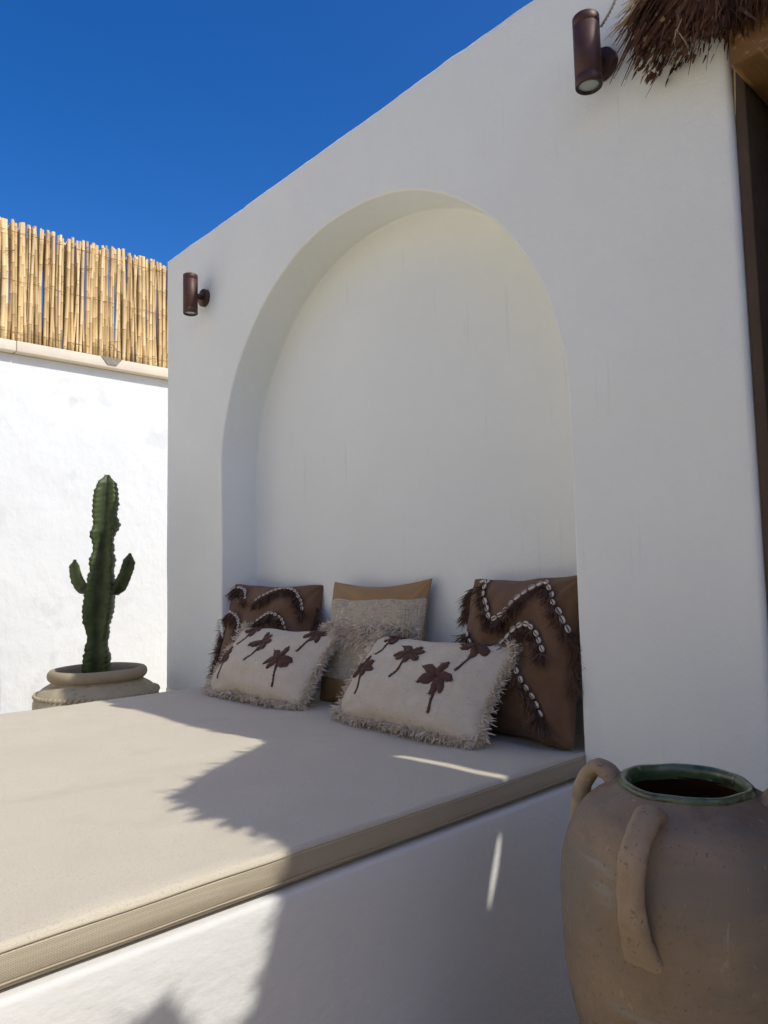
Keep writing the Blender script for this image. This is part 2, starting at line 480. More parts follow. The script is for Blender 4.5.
# ------------------------------------------------------------------ wall lamps
def wall_lamp():
    t = empty('wall_lamp')
    r, L = .0345, .192; d = .083
    mt = lathe('wall_plate', [(0, 0), (.040, 0), (.042, .002), (.042, .020), (.040, .0225), (0, .023)], bronze, t, 48)
    mt.rotation_euler = (PI / 2, 0, 0)
    v, f = sweep([(0, -.02, 0), (0, -.052, 0)], [.013, .013], 16); mesh('arm', v, f, bronze, t)
    prof = [(r - .004, L / 2 - .006), (r - .002, L / 2), (r, L / 2 - .002), (r, L / 2 - .024), (r - .0012, L / 2 - .025), (r - .0012, L / 2 - .027), (r, L / 2 - .028),
            (r, -L / 2 + .028), (r - .0012, -L / 2 + .027), (r - .0012, -L / 2 + .025), (r, -L / 2 + .024), (r, -L / 2 + .002), (r - .002, -L / 2), (r - .004, -L / 2 + .006)]
    b = lathe('barrel', prof, bronze, t, 48); b.location = (0, -d, 0)
    for s in (1, -1):
        rg = lathe('gasket', [(r - .003, s * (L / 2 - .001)), (r - .0075, s * (L / 2 - .001)), (r - .008, s * (L / 2 - .012))], black_m, t, 48); rg.location = (0, -d, 0)
        ln = lathe('lens', [(r - .0072, s * (L / 2 - .007)), (r * .5, s * (L / 2 - .0062)), (.0005, s * (L / 2 - .006))], lens_m, t, 48); ln.location = (0, -d, 0)
    return t
def copy_tree(o, parent=None):
    c = o.copy(); col.objects.link(c); c.parent = parent
    for ch in list(o.children): copy_tree(ch, c)
    return c
lampA = wall_lamp()
lampA.location = (-3.118, 0.0, 2.352)
lampB = copy_tree(lampA)
lampB.location = (-.950, 0.0, 2.344)
tag(lampA, 'small dark brown cylinder lamp near the far top corner of the white wall', 'lamp', 'brown wall lamps beside the arch')
tag(lampB, 'dark brown cylinder lamp with round lens beside the overhanging thatch', 'lamp', 'brown wall lamps beside the arch')
# twisted cord from the right lamp into the thatch
cv = []; cf = []
for ph in (0, PI):
    pts = []
    for k in range(90):
        t = k / 89
        p = Vector((-.935, -.035, 2.43)).lerp(Vector((-.84, -.07, 2.50)), t); p.z -= .012 * math.sin(PI * t)
        pts.append(p + Vector((math.cos(k * .42 + ph) * .0025, math.sin(k * .42 + ph) * .0025, 0)))
    v, f = sweep(pts, [.0022] * 90, 6); b = len(cv); cv += v; cf += [tuple(b + i for i in ff) for ff in f]
tag(mesh('twisted_cord', cv, cf, cord_m), 'thin pale twisted cord between the right lamp and the thatch', 'cord')

# ------------------------------------------------------------------ brown wall and board to the right of the arch
br = bevel_box('brown_shadow_wall', (WR + .004, .165, GZ), (.60, .43, 3.44), brown_plaster, r=.006, seg=2)  # added caster: height and right edge set for the straight mattress shadow
tag(br, 'brown wall added right of the white arched wall, sized to shadow the mattress', 'wall')
bd = bevel_box('side_face_dark_board', (WR + .002, .010, GZ), (WR + .028, .160, 2.60), board_m, r=.003, seg=2)  # added over the white wall's right side face to darken it
tag(bd, 'tall narrow dark brown board added over the right side face of the white wall', 'board')

# ------------------------------------------------------------------ thatched roof on the right
def thatched_roof():
    root = empty('thatched_roof', (.6, -.3, 0))
    O = Vector(root.location)
    def rel(p): return Vector(p) - O
    ZD = 2.45
    outl = [(-.01, .06), (.0, -.0), (.06, -.10), (.13, -.22), (.22, -.36), (.31, -.47), (.45, -.475), (.62, -.45), (.80, -.455), (.95, -.475), (1.03, -.50), (1.06, -.56), (1.0, -.60), (.93, -.62), (.895, -.655), (.91, -.70), (.98, -.75), (1.3, -.78), (2.2, -.8), (3.4, -.8), (3.4, .5), (3.4, 2.2), (-.01, 2.2)]
    holes = [[(.40, .092), (.55, .114), (.72, .142), (.745, .152), (.73, .170), (.55, .142), (.42, .114)],
             [(.855, .136), (.93, .128), (.985, .128), (1.0, .138), (.93, .150), (.86, .150)]]
    rng = random.Random(5)
    vv = []; ee = []
    for loop in [outl] + holes:
        b = len(vv); vv += [Vector(p) for p in loop]; ee += [(b + i, b + (i + 1) % len(loop)) for i in range(len(loop))]
    res = delaunay_2d_cdt(vv, ee, [], 1, 1e-6)
    V2, tris = res[0], res[2]
    def inside(p, loop):
        c = False
        for i in range(len(loop)):
            (x1, y1), (x2, y2) = loop[i], loop[i - 1]
            if (y1 > p[1]) != (y2 > p[1]) and p[0] < (x2 - x1) * (p[1] - y1) / (y2 - y1) + x1: c = not c
        return c
    F = []
    for t in tris:
        c = [sum(V2[i][k] for i in t) / len(t) for k in (0, 1)]
        if inside(c, outl) and not any(inside(c, h) for h in holes): F.append(tuple(t))
    bm = bmesh.new()
    bv = [bm.verts.new(rel((p[0], p[1], ZD))) for p in V2]
    for t in F: bm.faces.new([bv[i] for i in t])
    g_ = bmesh.ops.extrude_face_region(bm, geom=list(bm.faces))
    for e in g_['geom']:
        if isinstance(e, bmesh.types.BMVert): e.co.z += .010
    bmesh.ops.recalc_face_normals(bm, faces=bm.faces)
    me = bpy.data.meshes.new('reed_matting'); bm.to_mesh(me); bm.free(); me.materials.append(thatch_m)
    link(bpy.data.objects.new('reed_matting', me), root)
    # fringe of the eave
    B = Blades()
    for i in range(1, 18):
        a, b = Vector(outl[i]), Vector(outl[i + 1] if i + 1 < len(outl) else outl[0])
        d = (b - a); nrm = Vector((d.y, -d.x)).normalized()
        n = int(d.length / .0022)
        for k in range(n):
            p = a + d * rng.random(); ins = rng.uniform(.0, .06)
            clump = .5 + .5 * noise.noise(Vector((p.x * 14, p.y * 14, 0)))
            L = ins + rng.uniform(.0, .055) * clump + (.07 * rng.random() if rng.random() < .05 else 0) + .012
            q = p - nrm * ins
            B.add(rel((q.x, q.y, ZD + rng.uniform(-.015, .02))), (nrm.x + rng.gauss(0, .25), nrm.y + rng.gauss(0, .25), rng.gauss(-.15, .15)), L, rng.uniform(.003, .008), droop=.3, rng=rng)
    for i in range(1, 8):
        a, b = Vector(outl[i]), Vector(outl[i + 1]); d = b - a; nrm = Vector((d.y, -d.x)).normalized()
        s_ = 0
        while s_ < d.length:
            p = a + d.normalized() * s_ - nrm * .03
            dr = Vector((nrm.x + rng.gauss(-.25, .3), nrm.y + rng.gauss(0, .2), rng.gauss(-.05, .1)))
            L = rng.uniform(.03, .095)
            for _ in range(5): B.add(rel((p.x, p.y, ZD + rng.uniform(-.006, .006))), dr + Vector((rng.gauss(0, .05), rng.gauss(0, .05), 0)), L * rng.uniform(.85, 1.05), .013, droop=.1, rng=rng)
            s_ += rng.uniform(.015, .04)
    # thatch skirt that laps over the white wall
    core = [(-.80, 2.30), (-.80, 2.40), (-.62, 2.60), (-.36, 2.60), (-.0, 2.56), (.02, 2.30), (-.4, 2.20)]
    # solid heart of the skirt
    cp = [(-.78, 2.33), (-.77, 2.40), (-.66, 2.53), (-.40, 2.57), (.0, 2.55), (.02, 2.33), (-.30, 2.27), (-.60, 2.27)]
    V = []; F = []
    n = len(cp)
    for s in (0, 1):
        for x, z in cp:
            yf = -(.545 - .25 * (z - .52)) + .028
            yf = max(yf, .255 * x - .017 + .022)
            V.append(rel((x, (-.004 if x < WR else .10) if s else min(yf, -.012), z)))
    F = [tuple(range(n)), tuple(range(2 * n - 1, n - 1, -1))] + [(i, i + n, (i + 1) % n + n, (i + 1) % n) for i in range(n)]
    mesh('thatch_bundle', V, F, thatch_m, root, smooth=False)
    S = Blades(); Pale = Blades()
    for k in range(5600):
        x = rng.uniform(-.815, .02) if k % 3 else rng.uniform(-.815, -.40)
        zt = 2.41 + 1.0 * (x + .815)
        z = rng.uniform(2.21, min(zt + .04, 2.60))
        lim = max(-(.55 - .25 * (z - .52)), .255 * x - .017 - .004)
        y = rng.uniform(min(lim + .012, -.012), -.008)
        if x > -.62 and k % 2: y = max(lim - .01, -.14) + rng.uniform(0, .03)
        left = max(0, min(1, (-.62 - x) / .15))
        if x > -.62 and k % 2: z = rng.uniform(2.19, 2.33)
        L = rng.uniform(.035, .10)
        dx = -.15 - .9 * left + rng.gauss(0, .35)
        nd = math.hypot(dx, 1)
        # the lower end stays above an uneven line
        low = 2.235 + .055 * left + .03 * noise.noise(Vector((x * 18, 0, 2))) - .075 * max(0, min(1, (x + .62) / .05))
        L = min(L, max(.02, (z - low) * nd * 1.0 + rng.uniform(0, .02)))
        S.add(rel((x, y, z)), (dx, rng.gauss(-.06, .10), -1 + rng.gauss(0, .2)), L, rng.choice((.002, .003, .005, .009)), droop=.25, curl=.3, rng=rng, seg=3)
    for k in range(60):
        x = rng.uniform(-.80, -.66); z = 2.38 + .8 * (x + .8) + rng.uniform(-.05, .05)
        S.add(rel((x, rng.uniform(-.085, -.03), z)), (-.7 + rng.gauss(0, .12), 0, -.65 + rng.gauss(0, .12)), rng.uniform(.10, .19), rng.uniform(.003, .007), droop=.12, curl=.1, rng=rng, seg=5)
    # long single leaflets sticking out
    for (x, z, dx, dz, L, w) in [(-.665, 2.345, -.62, -.62, .22, .007), (-.635, 2.33, -.62, -.64, .25, .006), (-.72, 2.38, -.75, -.6, .20, .006), (-.70, 2.31, .06, -1, .14, .006),
                                 (-.70, 2.36, -.8, -.5, .17, .007), (-.76, 2.36, -.8, -.55, .13, .007), (-.63, 2.26, -.2, -1, .13, .005), (-.59, 2.25, -.15, -1, .12, .006), (-.66, 2.27, -.3, -1, .13, .006)]:
        S.add(rel((x, -.075, z)), (dx, -.02, dz), L, w, droop=.12, rng=rng, seg=6)
    S.build('thatch_fringe', thatch_m, root)
    for k in range(50):
        x = rng.uniform(-.86, -.76); z = 2.44 + (x + .80) * .9 + rng.uniform(-.03, .05)
        Pale.add(rel((x + .05, rng.uniform(-.075, -.04), z)), (-1, rng.gauss(0, .1), rng.gauss(-.12, .2)), rng.uniform(.05, .12), rng.choice((.004, .007)), droop=.1, rng=rng)
    for k in range(40):
        x = rng.uniform(-.74, -.1); z = rng.uniform(2.24, 2.42)
        lim = max(-(.55 - .25 * (z - .52)), .255 * x - .02)
        Pale.add(rel((x, lim + .012, z)), (-.2 + rng.gauss(0, .4), -.08, -1), rng.uniform(.04, .10), rng.choice((.002, .003, .004)), droop=.2, rng=rng)
    # pale strip standing in for a thin sun streak on the wall's side
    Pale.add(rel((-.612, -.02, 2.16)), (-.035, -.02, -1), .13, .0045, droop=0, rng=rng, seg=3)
    Pale.build('straw_and_sun_streak', thatch_pale, root)
    B.build('eave_fringe', thatch_m, root)
    # beams and posts
    bevel_box('beam', rel((-.600, -.078, 2.112)), rel((-.40, .162, 2.30)), timber, root, r=.006, seg=2, wob=.003, cuts=3)
    bevel_box('beam', rel((3.05, -.75, 2.30)), rel((3.15, 2.1, 2.446)), timber, root, r=.006, seg=2)
    bevel_box('beam', rel((.30, -.40, 2.31)), rel((3.0, -.30, 2.448)), timber, root, r=.006, seg=2)
    bevel_box('beam', rel((.64, .9, 2.31)), rel((3.0, 1.0, 2.448)), timber, root, r=.006, seg=2)
    for (x, y) in ((1.35, -.35), (3.1, -.35), (2.2, -.6), (3.1, .95), (.85, .95)):
        v, f = sweep([rel((x, y, GZ)), rel((x, y, 1.2)), rel((x + .01, y, 2.31))], [.062, .057, .054], 20)
        mesh('post', v, f, timber, root)
    tag(root, 'shaggy brown thatched roof edge with a timber beam, above the large clay jar', 'thatched roof')
thatched_roof()

cream_render = mat('cream_render', (.76, .68, .50), .9, .15, var=(.80, .72, .54), vscale=2, bumps=[('noise', 40, .3, .003, I3)])


side_render = mat('tan_render', (.40, .32, .21), .9, .15, var=(.44, .36, .25), vscale=2)
tag(bevel_box('sky_block_wall', (3.45, -6.98, GZ), (3.65, 2.4, 2.3), side_render, r=.01, seg=2), 'long unseen tan wall added behind the roof posts to block low sky light', 'wall')  # added out of view: cuts blue sky light on the bench side
tag(bevel_box('fill_light_house', (-13, -13, GZ), (-8.2, -2.6, 6.2), cream_render, r=.02, seg=2), 'tall unseen cream house added beyond the boundary wall to bounce warm sunlight', 'house')  # added out of view: sunlit face bounces warm light into the shade
tag(bevel_box('fill_light_wall', (-5.6, -7.3, GZ), (6.5, -7.0, 5.0), cream_render, r=.01, seg=2), 'unseen cream wall added behind the viewer to warm the fill light', 'wall')  # added out of view: replaces blue horizon light with warm bounce

# ------------------------------------------------------------------ cactus pot and cactus
clay_pale = mat('weathered_ochre_clay', (.36, .30, .19), .85, .2, var=(.44, .38, .27), vscale=9,
                fine=[(30, (.24, .21, .15), .62, (1, 1, 3))], bumps=[('noise', 60, .3, .002, I3), ('noise', 9, .3, .006, (1, 1, 4))])
clay_rim = mat('grey_brown_clay', (.31, .245, .155), .85, .2, var=(.37, .31, .215), vscale=9, bumps=[('noise', 60, .3, .002, I3)])
soil = mat('dark_soil', (.035, .025, .018), .95, .1, bumps=[('noise', 60, .8, .01, I3)])
PX, PY = -3.50, -.36
pot = empty('planter_pot', (PX, PY, 0)); pot.scale = (.92, .92, 1)
lathe('body', [(.001, GZ), (.15, GZ), (.162, GZ + .01), (.20, .04), (.242, .18), (.285, .29), (.303, .38), (.303, .44), (.290, .475), (.262, .500), (.232, .516), (.222, .522), (.220, .533)], clay_pale, pot, 96, wob=.004)
lathe('rim', [(.218, .530), (.228, .533), (.238, .543), (.242, .556), (.239, .571), (.230, .581), (.216, .584), (.206, .577), (.202, .560), (.204, .50)], clay_rim, pot, 96, wob=.003, seed=3)
sv = lathe('soil', [(.207, .538), (.15, .543), (.08, .547), (.001, .548)], soil, pot, 48, wob=.006)
rv = []; rf = []
for k in range(64):
    a = 2 * PI * k / 64
    c = Vector((math.cos(a), math.sin(a), 0)) * .297
    tdir = Vector((-math.sin(a), math.cos(a), .9)).normalized()
    p0 = c + Vector((0, 0, .470)); pts = [p0 - tdir * .014, p0, p0 + tdir * .014]
    v, f = sweep(pts, [.004, .0095, .004], 8); b = len(rv); rv += v; rf += [tuple(b + i for i in ff) for ff in f]
mesh('rope_moulding', rv, rf, clay_pale, pot)
tag(pot, 'squat ochre clay pot with rope moulding holding the cactus behind the mattress', 'pot')

def cactus_mat():
    m = bpy.data.materials.new('cactus_skin'); m.use_nodes = True
    N = m.node_tree.nodes; L = m.node_tree.links; b = N['Principled BSDF']
    at = N.new('ShaderNodeAttribute'); at.attribute_name = 'rib'
    tc = N.new('ShaderNodeTexCoord'); n = N.new('ShaderNodeTexNoise'); n.inputs['Scale'].default_value = 22; n.inputs['Detail'].default_value = 6
    L.new(tc.outputs['Object'], n.inputs['Vector'])
    r = N.new('ShaderNodeValToRGB'); e = r.color_ramp.elements
    e[0].position = .25; e[0].color = (.007, .014, .005, 1); e[1].position = .95; e[1].color = (.075, .105, .032, 1)
    a = N.new('ShaderNodeMath'); a.operation = 'MULTIPLY_ADD'; a.inputs[1].default_value = .35
    L.new(at.outputs['Fac'], a.inputs[0])
    s = N.new('ShaderNodeMath'); s.operation = 'MULTIPLY'; s.inputs[1].default_value = .9
    L.new(n.outputs['Fac'], s.inputs[0]); L.new(s.outputs[0], a.inputs[2])
    L.new(a.outputs[0], r.inputs['Fac']); L.new(r.outputs['Color'], b.inputs['Base Color'])
    b.inputs['Roughness'].default_value = .5; b.inputs['Specular IOR Level'].default_value = .35
    bp = N.new('ShaderNodeBump'); bp.inputs['Strength'].default_value = .5; bp.inputs['Distance'].default_value = .006
    L.new(n.outputs['Fac'], bp.inputs['Height']); L.new(bp.outputs['Normal'], b.inputs['Normal'])
    return m
cm = cactus_mat()
def cactus_stem(name, pts, rads, ribs, phase, parent, serr=.07, step=.004, inner=.40):
    """pts: list of (x,y,z) relative; ribbed star-shaped section"""
    n = ribs * 12
    P = spline(pts, 40)
    L = [0]
    for i in range(1, len(P)): L.append(L[-1] + (P[i] - P[i - 1]).length)
    tot = L[-1]
    def rad(s):
        t = s / tot * (len(rads) - 1); i = min(int(t), len(rads) - 2); u = t - i; u = u * u * (3 - 2 * u)
        return rads[i] + (rads[i + 1] - rads[i]) * u
    V = []; T = []; F = []
    for i, p in enumerate(P):
        t = (P[min(i + 1, len(P) - 1)] - P[max(i - 1, 0)]).normalized()
        a = t.cross(Vector((0, 1, 0))).normalized(); b = a.cross(t).normalized()
        R_ = rad(L[i])
        for k in range(n):
            an = 2 * PI * k / n
            c = abs(math.cos(ribs * (an - 0) / 2))          # 1 on the rib crest
            prof = inner + (1 - inner) * (1 - math.sqrt(max(0, 1 - c * c)) ** .85)
            cr = c ** 8
            teeth = 1 + serr * cr * (math.sin(L[i] / .0125 * PI + k) * .5 + noise.noise(Vector((L[i] * 60, k * 3, phase))) * .8)
            wv = 1 + .11 * cr * math.sin(L[i] / .021 + k * .4 + phase) * noise.noise(Vector((L[i] * 5, phase, 2))) * 2 + .05 * noise.noise(Vector((L[i] * 11, math.cos(an) * 1.5 + phase, math.sin(an) * 1.5)))
            rr = R_ * prof * teeth * wv
            V.append(p + (a * math.cos(an + phase) + b * math.sin(an + phase)) * rr)
            T.append(c ** 3)
    for i in range(len(P) - 1):
        for k in range(n):
            F.append((i * n + k, i * n + (k + 1) % n, (i + 1) * n + (k + 1) % n, (i + 1) * n + k))
    F.append(tuple((len(P) - 1) * n + k for k in range(n)))
    o = mesh(name, V, F, cm, parent)
    at = o.data.attributes.new('rib', 'FLOAT', 'POINT'); at.data.foreach_set('value', T)
    # short spines along the crests
    B = Blades(); rng = random.Random(int(phase * 100) + n)
    for rb in range(ribs):
        an = 2 * PI * rb / ribs
        s = .01
        while s < tot * .985:
            i = min(range(len(L)), key=lambda q: abs(L[q] - s))
            k = int(round(an / (2 * PI) * n)) % n
            q = V[i * n + k]; d = (q - P[i]).normalized()
            for _ in range(2): B.add(q - d * .002, d + Vector((rng.gauss(0, .4), rng.gauss(0, .4), rng.gauss(0, .4))), .008, .0016, rng=rng, seg=1)
            s += .013
    B.build('spines', node_m, o)
    return o
cact = empty('cactus', (PX, PY, .545))
rt = Vector((.674, .738, 0))     # picture-right direction at the pot
def cp(px, z, dep=0): return rt * (px * .00474) + Vector((0, 0, z)) + Vector((-.738, .674, 0)) * dep
cactus_stem('main_stem', [cp(-2, -.01), cp(-1, .10), cp(-1, .22), cp(0, .32), cp(2, .42), cp(3, .50), cp(4, .60), cp(5, .68), cp(6, .76), cp(7, .86), cp(7.5, .92), cp(7.5, .955)],
            [.070, .076, .076, .066, .059, .066, .080, .086, .085, .082, .078, .068, .074, .060, .060, .074, .076, .068, .073, .068, .056, .016], 4, PI / 4 + .55, cact)
cactus_stem('arm', [cp(-2, .40), cp(-14, .41), cp(-20, .45), cp(-23, .50), cp(-24, .535), cp(-24, .55)], [.034, .036, .036, .036, .034, .030, .008], 3, .9, cact, inner=.5)
cactus_stem('arm', [cp(3, .40), cp(17, .41), cp(24, .46), cp(28, .51), cp(30.5, .56), cp(31, .575)], [.036, .038, .038, .037, .036, .032, .008], 3, .2, cact, inner=.5)
tag(cact, 'dark green ribbed column cactus with two short arms growing from the ochre pot', 'cactus')

# ------------------------------------------------------------------ large clay jar
jar_m = mat('aged_brown_clay', (.195, .132, .080), .62, .35, var=(.28, .205, .135), vscale=5.5, coat=.12,
            fine=[(4, (.17, .15, .115), .55, (1, 1, 1.6)), (13, (.19, .13, .09), .62, (1, 1, 1.4)), (7, (.25, .22, .17), .60, (1, 1, 5)), (140, (.16, .115, .075), .62, I3), (60, (.32, .26, .185), .66, (1, 1, .6)), (75, (.05, .04, .03), .73, I3), (2.2, (.19, .155, .115), .50, (1, 1, 2)), (46, (.42, .38, .30), .75, I3), (3, (.165, .145, .115), .52, I3), (11, (.27, .225, .165), .66, (9, 9, .7))],
            bumps=[('noise', 5, .5, .012, (1, 1, 7)), ('noise', 110, .55, .002, I3), ('noise', 26, .55, .006, I3)])
jar_handle_m = mat('handle_clay', (.27, .19, .12), .65, .3, var=(.36, .27, .18), vscale=14,
            fine=[(130, (.18, .125, .08), .62, I3), (34, (.07, .055, .04), .69, I3), (7, (.36, .29, .20), .58, I3), (50, (.42, .37, .29), .68, (1, 1, .5)), (14, (.22, .155, .10), .58, I3)], bumps=[('noise', 22, .6, .006, I3), ('noise', 90, .4, .002, I3)])
glaze = mat('green_glaze', (.035, .080, .028), .35, .5, var=(.11, .145, .065), vscale=16, coat=.5,
            fine=[(34, (.32, .28, .20), .60, I3), (24, (.03, .035, .015), .56, I3), (60, (.40, .36, .27), .66, I3)], bumps=[('noise', 40, .4, .003, I3)])
inner_m = mat('dark_red_clay_interior', (.045, .016, .010), .85, .2, bumps=[('noise', 40, .3, .003, I3)])
JX, JY = -.580, -.525
jar = empty('clay_jar', (JX, JY, 0))
prof = [(.001, GZ), (.085, GZ), (.095, GZ + .006), (.118, -.02), (.136, .06), (.156, .15), (.178, .24), (.195, .32), (.204, .40), (.206, .46), (.201, .51), (.191, .55), (.177, .585), (.158, .610), (.132, .626), (.112, .637), (.102, .643)]
P2 = [tuple(p) for p in spline([(a, b, 0) for a, b in prof], 4)]
lathe('body', [(max(.001, p[0]), p[1]) for p in P2], jar_m, jar, 128, wob=.006, seed=1)
lathe('rim', [(.101, .633), (.1035, .637), (.1055, .641), (.1058, .645), (.104, .649), (.100, .651), (.095, .650), (.092, .645), (.090, .640), (.092, .626)], glaze, jar, 128, wob=.005, seed=1)
lathe('interior', [(.0915, .630), (.108, .600), (.140, .55), (.165, .48), (.17, .40), (.12, .15), (.001, .10)], inner_m, jar, 64)
tc_, lt_ = Vector((.44, -.898, 0)), Vector((.898, .44, 0))
for hi, (ang, dz, kz, kr) in enumerate(((-20, -.014, .84, 1.0), (-117, -.004, .8, .90), (79, .006, 1, 1))):
    a = math.radians(ang); d = tc_ * math.cos(a) + lt_ * math.sin(a); sd = Vector((-d.y, d.x, 0))
    path = spline([d * (r_ if r_ < .15 else .15 + (r_ - .15) * (1 - (1 - kr) * 2.4)) + Vector((0, 0, z_ if z_ > .6 else .6 - (.6 - z_) * kz)) + sd * s_ for r_, z_, s_ in [(.112, .606 + dz, 0), (.130, .634 + dz, .001), (.153, .648 + dz, .003), (.176, .641 + dz, .003), (.202, .615 + dz * .7, .001), (.217, .575, -.001), (.2235, .525, -.002), (.222, .485, 0), (.214, .450, .001), (.203, .420, .002), (.190, .392, .003)]], 5)
    n = len(path)
    rad = [.0205 + .006 * math.exp(-i / 4) + .007 * math.exp(-(n - 1 - i) / 8) for i in range(n)]
    V = []; F = []; m_ = 20
    for i, p in enumerate(path):
        t = (path[min(i + 1, n - 1)] - path[max(i - 1, 0)]).normalized()
        b = sd; a_ = t.cross(b).normalized()
        w = 1.0 if i < n - 14 else 1 + .45 * (i - (n - 14)) / 14
        thin = 1 if i < n - 14 else max(.4, 1 - .045 * (i - (n - 14)))
        for k in range(m_):
            an = 2 * PI * k / m_
            groove = 1 - .16 * math.exp(-((math.sin(an) - .0) ** 2) / .05) * (1 if math.cos(an) < 0 else 0)
            rr = rad[i] * groove * (1 + .11 * noise.noise(Vector((i * .35, math.cos(an) * 1.3, hi + math.sin(an)))))
            V.append(p + b * math.sin(an) * rr * .98 * w - a_ * math.cos(an) * rr * .70 * thin)
    for i in range(n - 1):
        for k in range(m_): F.append((i * m_ + k, i * m_ + (k + 1) % m_, (i + 1) * m_ + (k + 1) % m_, (i + 1) * m_ + k))
    fix_normals(mesh('handle', V, F, jar_handle_m, jar))
tag(jar, 'large brown clay jar with green glazed mouth and loop handles in the foreground', 'jar')

# ------------------------------------------------------------------ cushions
class Pillow:
    def __init__(s, W, H, T, seed, pinch=.07, sag=.0, wr=.010, bend=0, rnd=.07):
        s.W, s.H, s.T, s.seed, s.pinch, s.sag, s.wr, s.bend, s.rnd = W, H, T, seed, pinch, sag, wr, bend, rnd
    def S(s, u, v, side=-1, off=0):
        W, H, T = s.W, s.H, s.T
        x = u * W / 2 * (1 - s.pinch * (1 - v * v) * abs(u) ** 3)
        z = v * H / 2 * (1 - s.pinch * (1 - u * u) * abs(v) ** 3)
        th = T / 2 * max(0, 1 - abs(u) ** 2.6) ** .55 * max(0, 1 - abs(v) ** 2.6) ** .55
        th *= 1 - s.sag * v
        q = Vector((u * 1.7 + s.seed * 3.1, v * 1.7, side * .7))
        w = noise.noise(q) * 1.1 + .55 * noise.noise(q * 2.3)
        # radiating creases from the corners
        e = 0
        for cu in (-1, 1):
            for cv_ in (-1, 1):
                dx, dz = u - cu, v - cv_; r = math.hypot(dx, dz)
                e += math.exp(-r * 2.6) * math.sin(math.atan2(dz, dx) * 11 + s.seed + cu + 2 * cv_)
        m = max(0, (1 - u * u) * (1 - v * v)) ** .4
        y = side * (th + off) + side * m * (s.wr * w + s.wr * .7 * e)
        y += s.bend * (u * u - .3)
        cr_ = (abs(u) * abs(v)) ** 6; x *= 1 - s.rnd * cr_; z *= 1 - s.rnd * cr_
        z += .006 * noise.noise(Vector((u * 2, s.seed, 5))) * abs(v); x += .006 * noise.noise(Vector((s.seed, v * 2, 9))) * abs(u)
        z += -.010 * (1 - abs(u)) * max(0, v) * s.sag * 3
        return Vector((x, y, z + H / 2))
    def N(s, u, v):
        e = .01
        a = s.S(min(u + e, 1), v) - s.S(max(u - e, -1), v); b = s.S(u, min(v + e, 1)) - s.S(u, max(v - e, -1))
        n = b.cross(a)
        n.normalize()
        return n if n.y < 0 else -n
    def cover(s, parent, m, name='cover', n=56):
        V = []; F = []
        g = lambda t: math.sin(t * PI / 2) if True else t
        for side in (-1, 1):
            for j in range(n + 1):
                for i in range(n + 1):
                    V.append(s.S(g(-1 + 2 * i / n), g(-1 + 2 * j / n), side))
        k0 = (n + 1) ** 2
        for sd in (0, 1):
            for j in range(n):
                for i in range(n):
                    a = sd * k0 + j * (n + 1) + i; q = (a, a + 1, a + n + 2, a + n + 1)
                    F.append(q if sd == 0 else q[::-1])
        o = mesh(name, V, F, m, parent)
        return fix_normals(o)
    def panel(s, parent, m, name, v0, v1, off=.002, n=56):
        V = []; F = []
        g = lambda t: math.sin(t * PI / 2)
        for j in range(n // 2 + 1):
            for i in range(n + 1):
                v = v0 + (v1 - v0) * j / (n // 2) + .012 * math.sin(i * .35 + s.seed)
                V.append(s.S(g(-1 + 2 * i / n) * 1.002, v, -1, off))
        for j in range(n // 2):
            for i in range(n): a = j * (n + 1) + i; F.append((a, a + 1, a + n + 2, a + n + 1))
        return mesh(name, V, F, m, parent)

linen_cream = mat('cream_cotton', (.64, .545, .415), .95, .1, var=(.71, .615, .48), vscale=12, sheen=.15,
                  fine=[(60, (.44, .38, .31), .62, (1, 1, 9)), (60, (.46, .40, .33), .64, (9, 1, 1))], bumps=[('weave', 120, .5, .001, I3), ('noise', 18, .3, .004, I3)])
brown_cloth = mat('brown_cotton', (.145, .080, .047), .95, .1, var=(.18, .105, .064), vscale=14, sheen=.15,
                  bumps=[('weave', 150, .4, .0008, I3), ('noise', 18, .35, .005, I3)])
brown_yarn = mat('dark_brown_yarn', (.10, .055, .038), .95, .1, var=(.18, .11, .078), vscale=40)
motif_m = mat('brown_tufted_velvet', (.095, .048, .036), .95, .1, var=(.13, .07, .052), vscale=60, sheen=.1, bumps=[('noise', 160, .8, .003, I3)])
tan_cloth = mat('tan_cotton', (.33, .205, .095), .92, .1, var=(.365, .235, .115), vscale=10, sheen=.1, bumps=[('weave', 160, .3, .0007, I3), ('noise', 14, .35, .005, I3)])
woven = mat('oatmeal_slub_weave', (.56, .48, .36), .95, .1, var=(.62, .54, .43), vscale=10,
            fine=[(34, (.40, .33, .235), .55, (1, 1, 9)), (34, (.42, .35, .25), .56, (9, 1, 1)), (70, (.74, .68, .56), .62, I3)], bumps=[('weave', 60, .8, .002, I3)])
cream_yarn = mat('cream_yarn', (.70, .60, .47), .95, .1, var=(.78, .70, .58), vscale=40)
shell_m = mat('cowrie_shell', (.58, .51, .43), .35, .5, var=(.66, .60, .53), vscale=60)
shell_slit = mat('cowrie_slit', (.06, .04, .035), .7, .2)

